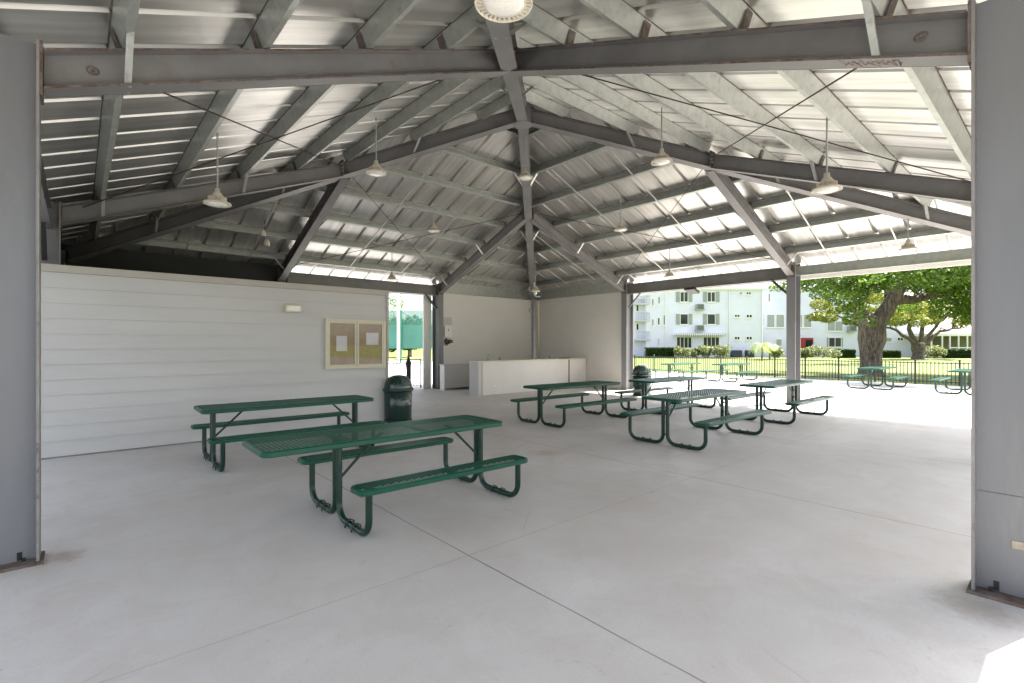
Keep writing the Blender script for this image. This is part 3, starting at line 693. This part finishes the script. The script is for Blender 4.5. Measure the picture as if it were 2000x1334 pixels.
# tennis court screen fence and court behind the opening
cf = thing('court_fence', 'tall court fence with translucent green windscreen behind the railing', 'court fence')
A0 = far(640, 40); A1 = far(900, 40)
sdv = (A1 - A0).normalized()
MB().prof([(-.01, 0), (.01, 0), (.01, 1.9), (-.01, 1.9)], A0 + Vector((0, 0, 1.2)), A1 + Vector((0, 0, 1.2))).obj('windscreen', M['screen'], cf)
MB().prof([(-.008, 0), (.008, 0), (.008, 1.2), (-.008, 1.2)], A0 + Vector((0, 0, 3.1)), A1 + Vector((0, 0, 3.1))).obj('upper_net', (lambda m: (setattr(m.node_tree.nodes['Mix Shader'].inputs[0], 'default_value', .45), m)[1])(screen_mat()), cf)
for px_ in (650, 715, 783, 848): 
    p = far(px_, 39.9); MB().tube([p, p + Vector((0, 0, 4.3))], .08, 10).obj('post', mat('court_post', (.01, .12, .08), .4), cf)
lp = thing('light_pole', 'tall grey court light pole beyond the railing', 'light pole', tuple(far(778, 37)))
MB().tube([(0, 0, 0), (0, 0, 9)], .11, 12).obj('pole', M['siding'], lp); MB().box(-.4, .4, -.15, .15, 8.9, 9.1).obj('lamp_head', M['siding'], lp)
ub = thing('closed_umbrella', 'folded dark umbrella standing at the railing behind the bin', 'umbrella', (8.5, 14.3, 0))
MB().tube([(0, 0, 0), (0, 0, 1.0)], .02, 8).lathe([(0, .05), (.02, .0), (.0, 0)], seg=8).obj('pole', M['black'], ub)
MB().lathe([(0, 1.12), (.03, 1.08), (.1, .9), (.07, .6), (.09, .35), (.0, .33)], seg=9).obj('canopy', mat('dark_canvas', (.03, .035, .035), .9), ub)

# ------------------------------------------------------------------ lawn fence
fe = thing('lawn_fence', 'long low dark picket fence between the sunny slab and the lawn', 'fence')
XF = 24.3; y = -4.0; ys = []
while y < 21: ys.append(y); y += 1.27
for i, y in enumerate(ys):
    MB().box(XF - .028, XF + .028, y - .028, y + .028, -.02, .93).add([(XF - .03, y - .03, .93), (XF + .03, y - .03, .93), (XF + .03, y + .03, .93), (XF - .03, y + .03, .93), (XF, y, .96)], [(0, 1, 4), (1, 2, 4), (2, 3, 4), (3, 0, 4)]).obj('post', M['fence'], fe)
    if i + 1 < len(ys):
        b = MB(); y1 = ys[i + 1]
        for z in (.1, .80): b.box(XF - .014, XF + .014, y + .03, y1 - .03, z, z + .032)
        for j in range(1, 11): yy = y + j * 1.27 / 11; b.box(XF - .01, XF + .01, yy - .013, yy + .013, .04, .86)
        b.obj('picket_panel', M['fence'], fe)

# ------------------------------------------------------------------ vegetation
def leaves(clusters, n, size, seed=1, flat=.6):
    rd = random.Random(seed); vs = []; fs = []; tot = sum(c[3] * c[4] for c in clusters)
    for (c, rx, rz_, wgt, dens) in clusters:
        k = int(n * wgt * dens / tot)
        for _ in range(k):
            while True:
                x, y, z = rd.uniform(-1, 1), rd.uniform(-1, 1), rd.uniform(-1, 1); q = x * x + y * y + z * z
                if q < 1 and q > rd.random() * .75: break
            p = Vector((c[0] + x * rx, c[1] + y * rx, c[2] + z * rz_))
            s = size * rd.uniform(.6, 1.35); a = Vector((rd.gauss(0, 1), rd.gauss(0, 1), rd.gauss(0, flat))).normalized()
            b = a.cross(Vector((rd.gauss(0, 1), rd.gauss(0, 1), rd.gauss(0, 1)))).normalized()
            i = len(vs); vs += [p - a * s, p + b * s * .5, p + a * s, p - b * s * .5]; fs.append((i, i + 1, i + 2, i + 3))
    m = MB(); m.add(vs, fs); return m
def limb(mb, p0, p1, r0, r1, rd, bend=.12, n=6, seg=10):
    p0 = Vector(p0); p1 = Vector(p1); ln = (p1 - p0).length; pts = []; rs = []
    o1 = Vector((rd.uniform(-1, 1), rd.uniform(-1, 1), rd.uniform(-.3, 1))) * ln * bend
    for i in range(n + 1):
        f = i / n; pts.append(p0.lerp(p1, f) + o1 * math.sin(math.pi * f) + Vector((rd.uniform(-1, 1), rd.uniform(-1, 1), rd.uniform(-1, 1))) * (.03 * ln * (0 < i < n))); rs.append(r0 + (r1 - r0) * f)
    mb.tube(pts, rs, seg); return pts
def oak(px_, D, label, tw, trunk_h, limbs, crown, nleaf, lsize, lm, seed, sink=0):
    base = far(px_, D, -.03); t = thing('oak_tree', label, 'tree', tuple(base), R(YAW - 90)); rd = random.Random(seed)
    tr = MB(); seg = 18; vs = []; lev = [(-.1, 1.15), (.15, .92), (.5, .8), (trunk_h * .42, .82), (trunk_h * .62, 1.02), (trunk_h * .85, 1.0), (trunk_h, 1.05)]
    for z, k in lev:
        for i in range(seg):
            a = 2 * math.pi * i / seg; r = tw / 2 * k * (1 + .12 * math.sin(a * 3 + z) + rd.uniform(-.06, .06)); vs.append((r * math.cos(a), r * math.sin(a), z))
    tr.add(vs, [(j * seg + i, j * seg + (i + 1) % seg, (j + 1) * seg + (i + 1) % seg, (j + 1) * seg + i) for j in range(len(lev) - 1) for i in range(seg)], True)
    tr.add(vs[-seg:] + [(0, 0, trunk_h + .15)], [(i, (i + 1) % seg, seg) for i in range(seg)], True)
    tro = tr.obj('trunk', M['bark'], t)
    for (p0, p1, r0, r1) in limbs:
        lb = MB(); pts = limb(lb, p0, p1, r0, r1, rd)
        for f in (3, 4, 5, 6):
            e = pts[f] + Vector((rd.uniform(-1.6, 1.6), rd.uniform(-1.6, 1.6), rd.uniform(.2, 1.6))) ; limb(lb, pts[f], e, r1 * .8, .02, rd, .15, 4, 6)
        lb.obj('limb', M['bark'], t)
    leaves(crown, nleaf, lsize, seed).obj('crown', lm, t)
    return t
# local axes of an oak: x to the right of the view, y away, z up
rd = random.Random(3); crown = []
def cl(x, y, z, r, rz, dens=1): crown.append(((x, y, z), r, rz, r * r * rz, dens))
for i in range(80):
    a = rd.uniform(0, 2 * math.pi); q = math.sqrt(rd.random()); x = 1.6 + 6.3 * q * math.cos(a); yv = 6.0 * q * math.sin(a)
    zc = 4.0 + 3.6 * (1 - q * q) * rd.uniform(.2, 1) + rd.uniform(-.2, .8)
    if x < -3.2 or (x < -1.8 and rd.random() < .5): continue
    sc_ = .6 if x < -1.8 else 1
    cl(x, yv, zc, rd.uniform(.7, 1.3) * sc_, rd.uniform(.4, .8) * sc_)
for x, yv, z, r in ((-2.9, -1, 4.4, .45), (-2.5, -2, 3.7, .4), (-3.1, -1.2, 4.9, .6), (-2.7, 0, 5.0, .6), (-1.9, -1, 3.9, .9), (-1.4, -1.5, 4.5, 1.0), (-.6, -2, 4.6, .9), (-1.2, -.5, 3.3, .55),
                   (1.5, -2, 5.0, 1.0), (2.6, -1, 4.6, 1.0), (3.8, -1.5, 4.2, 1.1), (4.8, -1, 3.7, 1.1), (5.6, 0, 3.3, 1.0), (4.2, .5, 3.4, .8), (5.2, -2, 4.5, 1.2), (3.2, -2.5, 4.9, 1), (4.4, -1.2, 2.95, .8), (5.4, -1.0, 2.7, .8), (6.2, -.5, 2.9, 1.0), (-1.7, -1.2, 2.9, .5), (-.9, -1.2, 2.6, .35), (-3.0, -1.5, 3.2, .35), (-3.2, -1, 4.0, .5), (6.5, 1, 4.0, 1.3), (5.0, 1.5, 4.6, 1.4), (3.0, 1.5, 5.2, 1.2), (-6.3, 0, 4.9, .3), (-6.5, 0, 5.3, .4), (-4.9, 1, 5.2, .4)):
    cl(x, yv, z, r, r * .7, 1.3)
oak(1702, 24.5, 'big oak with thick gnarled trunk and dense green crown just beyond the fence', 1.12, 2.9,
    [((.1, 0, 2.3), (1.6, -.3, 5.4), .42, .2), ((-.15, 0, 2.4), (-.7, .4, 4.8), .34, .13), ((.95, -.1, 3.7), (3.5, -.6, 4.1), .26, .12), ((.9, 0, 3.9), (3.2, 1.2, 5.6), .22, .08), ((-.5, .2, 3.9), (-3.0, 0, 5.2), .16, .05), ((1.5, 0, 4.9), (1.2, -2, 6.5), .2, .06)],
    crown, 78000, .08, M['leaf'], 11)
crown = []
for i in range(46):
    x = rd.uniform(-4.6, 8.5); yv = rd.uniform(-3, 3); cl(x, yv, 4.9 + rd.uniform(-.8, 1.5) - abs(x - 1) * .10, rd.uniform(.6, 1.2), rd.uniform(.4, .7), .7)
oak(1794, 52, 'smaller oak with spreading bare limbs and yellow green leaves beside the screened porch', 1.15, 1.7,
    [((-.2, 0, 1.5), (-.7, 0, 4.6), .3, .12), ((.2, 0, 1.5), (.3, 0, 4.8), .26, .1), ((.4, 0, 1.4), (4.8, .5, 3.3), .24, .08), ((-.3, 0, 1.5), (-4.2, .5, 3.6), .2, .07), ((.3, 0, 1.6), (2.6, -.5, 4.6), .2, .08)],
    crown, 15000, .13, M['leafy'], 12)
crown = []
for i in range(26):
    x = rd.uniform(-4.2, 3.5); yv = rd.uniform(-2, 2); cl(x, yv, 3.9 + rd.uniform(-.5, 1.8) - abs(x) * .05, rd.uniform(.5, .9), rd.uniform(.3, .5), .8)
oak(1700, 40, 'yellowing tree mostly hidden behind the big oak trunk', .5, 1.6, [((0, 0, 1.4), (-3.4, 0, 4.2), .14, .05), ((0, 0, 1.5), (2, 0, 4.5), .14, .05)], crown, 9000, .11, M['leafy'], 13)
crown = []
for i in range(30): cl(rd.uniform(-2.3, 1.2), rd.uniform(-2, 2), rd.uniform(1.2, 4.2), rd.uniform(.7, 1.2), rd.uniform(.6, 1))
oak(800, 60, 'dark tree seen through the green court windscreen', .6, 2.2, [((0, 0, 2), (0, 0, 5), .2, .06)], crown, 7000, .2, M['leafd'], 14)
crown = []
for i in range(26): cl(rd.uniform(-2, 2), rd.uniform(-1.5, 1.5), rd.uniform(2.5, 9.0), rd.uniform(.5, .9), rd.uniform(.5, .9), .6)
oak(735, 46, 'thin leafed tree at the left side of the opening beside the room', .35, 2.5, [((0, 0, 2), (0, 0, 8), .15, .04)], crown, 2600, .11, M['leaf'], 15)
def bush(px_, D, w_, h_, label, m='leafb', n=900, ls=.12, seed=0, name='shrub', box=False):
    p = far(px_, D, -.03); t = thing(name, label, name, tuple(p), R(YAW - 90)); rd = random.Random(seed + int(px_)); cr = []
    if box:
        vs = []; m_ = MB()
        for _ in range(n):
            q = Vector((rd.uniform(-w_ / 2, w_ / 2), rd.uniform(-.4, .4), rd.uniform(0, h_)))
            if rd.random() < .6: q.y = -.4 + rd.uniform(-.04, .04)
            elif rd.random() < .5: q.z = h_ + rd.uniform(-.05, .05)
            a = Vector((rd.gauss(0, 1), rd.gauss(0, 1), rd.gauss(0, 1))).normalized(); b = a.cross(Vector((rd.gauss(0, 1), rd.gauss(0, 1), 1))).normalized()
            i = len(vs); vs += [q - a * ls, q + b * ls * .6, q + a * ls, q - b * ls * .6]
        m_.add(vs, [tuple(range(i, i + 4)) for i in range(0, len(vs), 4)]); m_.obj('foliage', M[m], t)
        MB().box(-w_ / 2 + .1, w_ / 2 - .1, -.3, .3, .02, h_ - .1).obj('branches', M['hedge'], t)
    else:
        for _ in range(7): cr.append(((rd.uniform(-w_ / 3, w_ / 3), rd.uniform(-w_ / 4, w_ / 4), rd.uniform(h_ * .35, h_ * .7)), w_ * .28, h_ * .35, 1, 1))
        leaves(cr, n, ls, seed + 5).obj('foliage', M[m], t)
        b = MB()
        for _ in range(4): b.tube([(0, 0, 0), (rd.uniform(-.3, .3) * w_, 0, h_ * .5)], .03, 5)
        b.obj('stems', M['bark'], t)
    return t
bush(1289, 57, 3.4, 1.15, 'long dark clipped hedge left of the shutters at the foot of the white building', 'leafd', 5000, .1, 1, 'hedge', True)
for i, (px_, wv, hv, lab) in enumerate(((1332, 1.7, 1.5, 'pale green shrub under the left ground floor windows'), (1360, 1.3, 1.2, 'pale shrub between the two ground floor window groups'), (1382, 1.8, 1.5, 'large pale shrub under the right ground floor windows'), (1408, 1.9, 1.6, 'pale shrub right of the shuttered windows near the dark condensers'),
        (1520, 1.7, 1.3, 'green shrub between the small palm and the grey free standing column'), (1565, 1.6, 1.3, 'round shrub left of the red door'), (1606, 3.0, 1.5, 'wide bright green shrub right of the red door'), (1825, 2.4, 1.5, 'yellow green shrub in front of the screened porch'))):
    bush(px_, 56, wv, hv, lab, 'leafb', 1500, .1, i)
bush(1646, 57, 2.4, .95, 'dark low hedge left of the big oak trunk', 'leafd', 2500, .1, 21, 'hedge', True)
bush(1737, 57, 2.0, .8, 'dark low hedge right of the big oak trunk', 'leafd', 2500, .1, 22, 'hedge', True)
bush(1882, 56, 4.6, .95, 'dark low hedge in front of the screened porch', 'leafd', 4500, .1, 23, 'hedge', True)
def palm(px_, D, label, hgt, ln, seed):
    p = far(px_, D, -.03); t = thing('palm', label, 'palm', tuple(p)); rd = random.Random(seed)
    MB().tube([(0, 0, 0), (.05, 0, hgt * .5), (0, 0, hgt)], [.09, .07, .06], 8).obj('trunk', M['bark'], t)
    b = MB()
    for i in range(16):
        a = i * 2.4; el = rd.uniform(.2, 1.1); pts = []
        for j in range(7):
            f = j / 6; pts.append(Vector((math.cos(a) * ln * f * math.cos(el * .6), math.sin(a) * ln * f * math.cos(el * .6), hgt + ln * (math.sin(el) * f - .9 * f * f))))
        for j in range(6):
            d = pts[j + 1] - pts[j]; sd = d.cross(Vector((0, 0, 1))).normalized()
            for s_ in (-1, 1):
                for kk in (0, .5):
                    q = pts[j] + d * kk; b.add([q, q + d * .3, q + d * .7 + sd * s_ * .32 - Vector((0, 0, .15))], [(0, 1, 2)])
    b.obj('frond', M['palm'], t); t.children[-1]['kind'] = 'stuff'
palm(1488, 48, 'small pale palm left of the grey free standing column on the lawn', 1.5, 1.3, 4)
palm(1503, 50, 'second small palm just behind and right of the first on the lawn', 1.4, 1.0, 5)

# ------------------------------------------------------------------ buildings (D = 60 ahead, facing the pavilion)
def block(name, label, px0, px1, D, ztop, depth=9):
    x0 = (px0 - 1000) / 964.3 * D; x1 = (px1 - 1000) / 964.3 * D
    p = CAM + FW * D; t = thing(name, label, 'building', (p.x, p.y, 0), R(YAW - 90))
    MB().box(x0, x1, 0, depth, -.2, ztop).obj('wall', M['stucco'], t)
    MB().box(x0 - .25, x1 + .25, -.25, depth + .25, ztop + .002, ztop + .3).obj('roof', M['roofedge'], t)
    return t
def win(t, D, px0, px1, py0, py1, shut=0, panes=2, frame=True, glass='glass', dy=0):
    X = lambda q: (q - 1000) / 964.3 * D
    x0, x1 = X(px0), X(px1); z1, z0 = hz(py0, D), hz(py1, D)
    sw = X(px0 + shut) - x0
    f = MB(); e = .06; y = -.06 + dy
    gx0, gx1 = x0 + sw, x1 - sw
    f.box(gx0, gx0 + e, y, .02 + dy, z0, z1).box(gx1 - e, gx1, y, .02 + dy, z0, z1).box(gx0 + e, gx1 - e, y, .02 + dy, z1 - e, z1).box(gx0 + e, gx1 - e, y, .02 + dy, z0, z0 + e)
    for i in range(1, panes): xm = gx0 + (gx1 - gx0) * i / panes; f.box(xm - .03, xm + .03, y, .02 + dy, z0 + e, z1 - e)
    o = f.obj('window', M['white'], t)
    MB().box(gx0 + e, gx1 - e, -.02 + dy, -.01 + dy, z0 + e, z1 - e).obj('glass', M[glass], o)
    MB().box(gx0 - .05, gx1 + .05, -.12 + dy, -.061 + dy, z0 - .08, z0 - .002).obj('sill', M['white'], o)
    if shut:
        for a, b_ in ((x0, gx0 - .03), (gx1 + .03, x1)):
            s = MB(); s.box(a, b_, -.05 + dy, -.002 + dy, z0, z1)
            n = 12
            for i in range(n): zz = z0 + (z1 - z0) * (i + .3) / n; s.box(a + .05, b_ - .05, -.065 + dy, -.051 + dy, zz, zz + (z1 - z0) / n * .55)
            s.obj('shutter', M['shutter'], t)
def ac(t, D, pxc, pyc):
    x = (pxc - 1000) / 964.3 * D; z = hz(pyc, D); o = MB().box(x - .42, x + .42, -.55, -.002, z - .3, z + .35).obj('air_conditioner', M['shutter'], t)
    g = MB()
    for i in range(9): g.box(x - .38, x + .38, -.565, -.551, z - .25 + i * .063, z - .25 + i * .063 + .03)
    g.obj('grille', M['black'], o); MB().box(x - .55, x + .55, -.6, -.002, z - .38, z - .302).obj('bracket', M['shutter'], t)
DA = 60
bA = block('apartment_building', 'white three storey apartment block with grey shutters and wall air conditioners', 1262, 1490, DA, hz(566, DA))
for y0, y1, sh, pn in ((570, 590, 8, 2), (613, 634, 8, 1)):
    win(bA, DA, 1320, 1352, y0, y1, sh, pn); win(bA, DA, 1373, 1405, y0, y1, sh, pn)
win(bA, DA, 1321, 1351, 658, 680, 0, 4); win(bA, DA, 1373, 1405, 658, 679, 0, 4)
for (x0, x1, y0, y1) in ((1273, 1277, 583, 597), (1285, 1289, 579, 594), (1273, 1277, 623, 637), (1284, 1289, 620, 635), (1295, 1299, 615, 635), (1285, 1288, 660, 676), (1434, 1445, 614, 620), (1457, 1469, 614, 621), (1434, 1445, 657, 664), (1457, 1469, 657, 664), (1444, 1450, 570, 576), (1457, 1467, 570, 576)):
    win(bA, DA, x0, x1, y0, y1, 0, 2 if x0 > 1400 else 1)
ac(bA, DA, 1365, 600); ac(bA, DA, 1365, 641)
X = lambda q, D: (q - 1000) / 964.3 * D
o = MB()
o.box(X(1316, DA), X(1411, DA), -.9, -.002, hz(655, DA), hz(652, DA)); o.obj('awning', M['white'], bA)
b = MB()
for i in range(24): xx = X(1317, DA) + i * (X(1410, DA) - X(1317, DA)) / 23; b.box(xx - .04, xx + .04, -.93, -.901, hz(658, DA), hz(651, DA))
b.obj('awning_trim', M['shutter'], bA)
for px_ in (1300, 1424, 1488): MB().tube([(X(px_, DA), -.08, 0), (X(px_, DA), -.08, hz(568, DA))], .06, 8).obj('drainpipe', M['white'], bA)
stw = block('stair_tower', 'white tower of stacked balconies at the left end of the apartment block', 1225, 1261, DA + 1, hz(583, DA))
for z in (hz(665, DA), hz(628, DA), hz(595, DA)):
    MB().box(X(1242, DA), X(1268, DA), -1.2, -.002, z, z + .14).obj('balcony', M['siding'], stw)
    b = MB()
    for i in range(9): xx = X(1243, DA) + i * .19; b.box(xx, xx + .03, -1.2, -1.17, z + .14, z + 1.0)
    b.box(X(1242, DA), X(1268, DA), -1.2, -1.16, z + 1.0, z + 1.06); b.obj('balcony_railing', M['shutter'], stw)
    win(stw, DA, 1246, 1252, 673 - (z - .1) / 60 * 964 + 1.5, 673 - (z - 1.5) / 60 * 964 - 34, 0, 1)
for i, px_ in enumerate((1438, 1464)):
    p = far(px_, DA - 1.0); c = thing('condenser_unit', 'dark blue grey condenser on the lawn by the white building, %s of the pair' % ('left' if i == 0 else 'right'), 'condenser', tuple(p), R(YAW - 90), 'condenser units')
    hw = .55 if i == 0 else .4
    MB().box(-hw, hw, -.4, .4, 0, .85).obj('case', mat('condenser', (.03, .035, .08), .5), c, .03)
    b = MB()
    for k2 in range(8): b.box(-hw + .06, hw - .06, -.412, -.401, .12 + k2 * .085, .15 + k2 * .085)
    b.obj('grille', M['black'], c)
bB = block('apartment_wing', 'white apartment wing behind the column with large louvred windows and red door', 1491, 1722, DA + 2.5, hz(560, DA))
D2 = DA + 2.5
for x0, x1, y0, y1, pn in ((1497, 1513, 614, 640, 1), (1515, 1532, 614, 640, 1), (1551, 1567, 614, 640, 1), (1569, 1585, 614, 640, 1), (1500, 1504, 573, 590, 1)):
    win(bB, D2, x0, x1, y0, y1, 0, 1, glass='shutter' if x1 - x0 > 5 else 'glass')
win(bB, D2, 1615, 1646, 627, 647, 0, 2, glass='shutter'); win(bB, D2, 1615, 1646, 659, 678, 3, 2); win(bB, D2, 1607, 1618, 573, 596, 0, 1); win(bB, D2, 1515, 1527, 662, 676, 0, 1, glass='shutter')
MB().box(X(1556, D2), X(1584, D2), -.5, -.002, -.03, hz(660, D2)).obj('porch', M['red'], bB)
MB().box(X(1569, D2), X(1582, D2), -.52, -.501, 0, hz(664, D2)).obj('door', M['glass'], bB)
ac(bB, D2, 1661, 642)
bC = block('low_building', 'low white wing right of the big oak trunk with two small windows', 1723, 1812, DA + 2, hz(627, DA))
D3 = DA + 2; win(bC, D3, 1728, 1742, 659, 668, 0, 1, glass='shutter'); win(bC, D3, 1752, 1764, 659, 666, 0, 2)
# screened porch
pr = thing('screened_porch', 'white framed screened porch beside the near right column', 'porch', tuple((CAM + FW * 58)[:2]) + (0,), R(YAW - 90)); D4 = 58
MB().box(X(1816, D4), X(2010, D4), 0, 5, hz(656, D4), hz(651, D4)).obj('roof', M['white'], pr)
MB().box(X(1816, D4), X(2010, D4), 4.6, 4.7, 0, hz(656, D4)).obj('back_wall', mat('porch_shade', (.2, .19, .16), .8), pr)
for px_ in (1820, 1841, 1856, 1873, 1890, 1908, 1930, 1960): MB().box(X(px_, D4) - .06, X(px_, D4) + .06, 0, .12, 0, hz(656, D4)).obj('post', M['white'], pr)
MB().box(X(1856, D4), X(1960, D4), .02, .1, hz(680, D4), hz(678, D4)).obj('rail', M['white'], pr)
for q in (1845, 1864): MB().box(X(q, D4) , X(q + 8, D4), 4.3, 4.5, 0, 2.1).obj('doorway', M['black'], pr)

scene.render.engine = 'CYCLES'
scene.cycles.max_bounces = 10; scene.cycles.diffuse_bounces = 6; scene.cycles.glossy_bounces = 4; scene.cycles.transparent_max_bounces = 8
scene.cycles.sample_clamp_indirect = 6
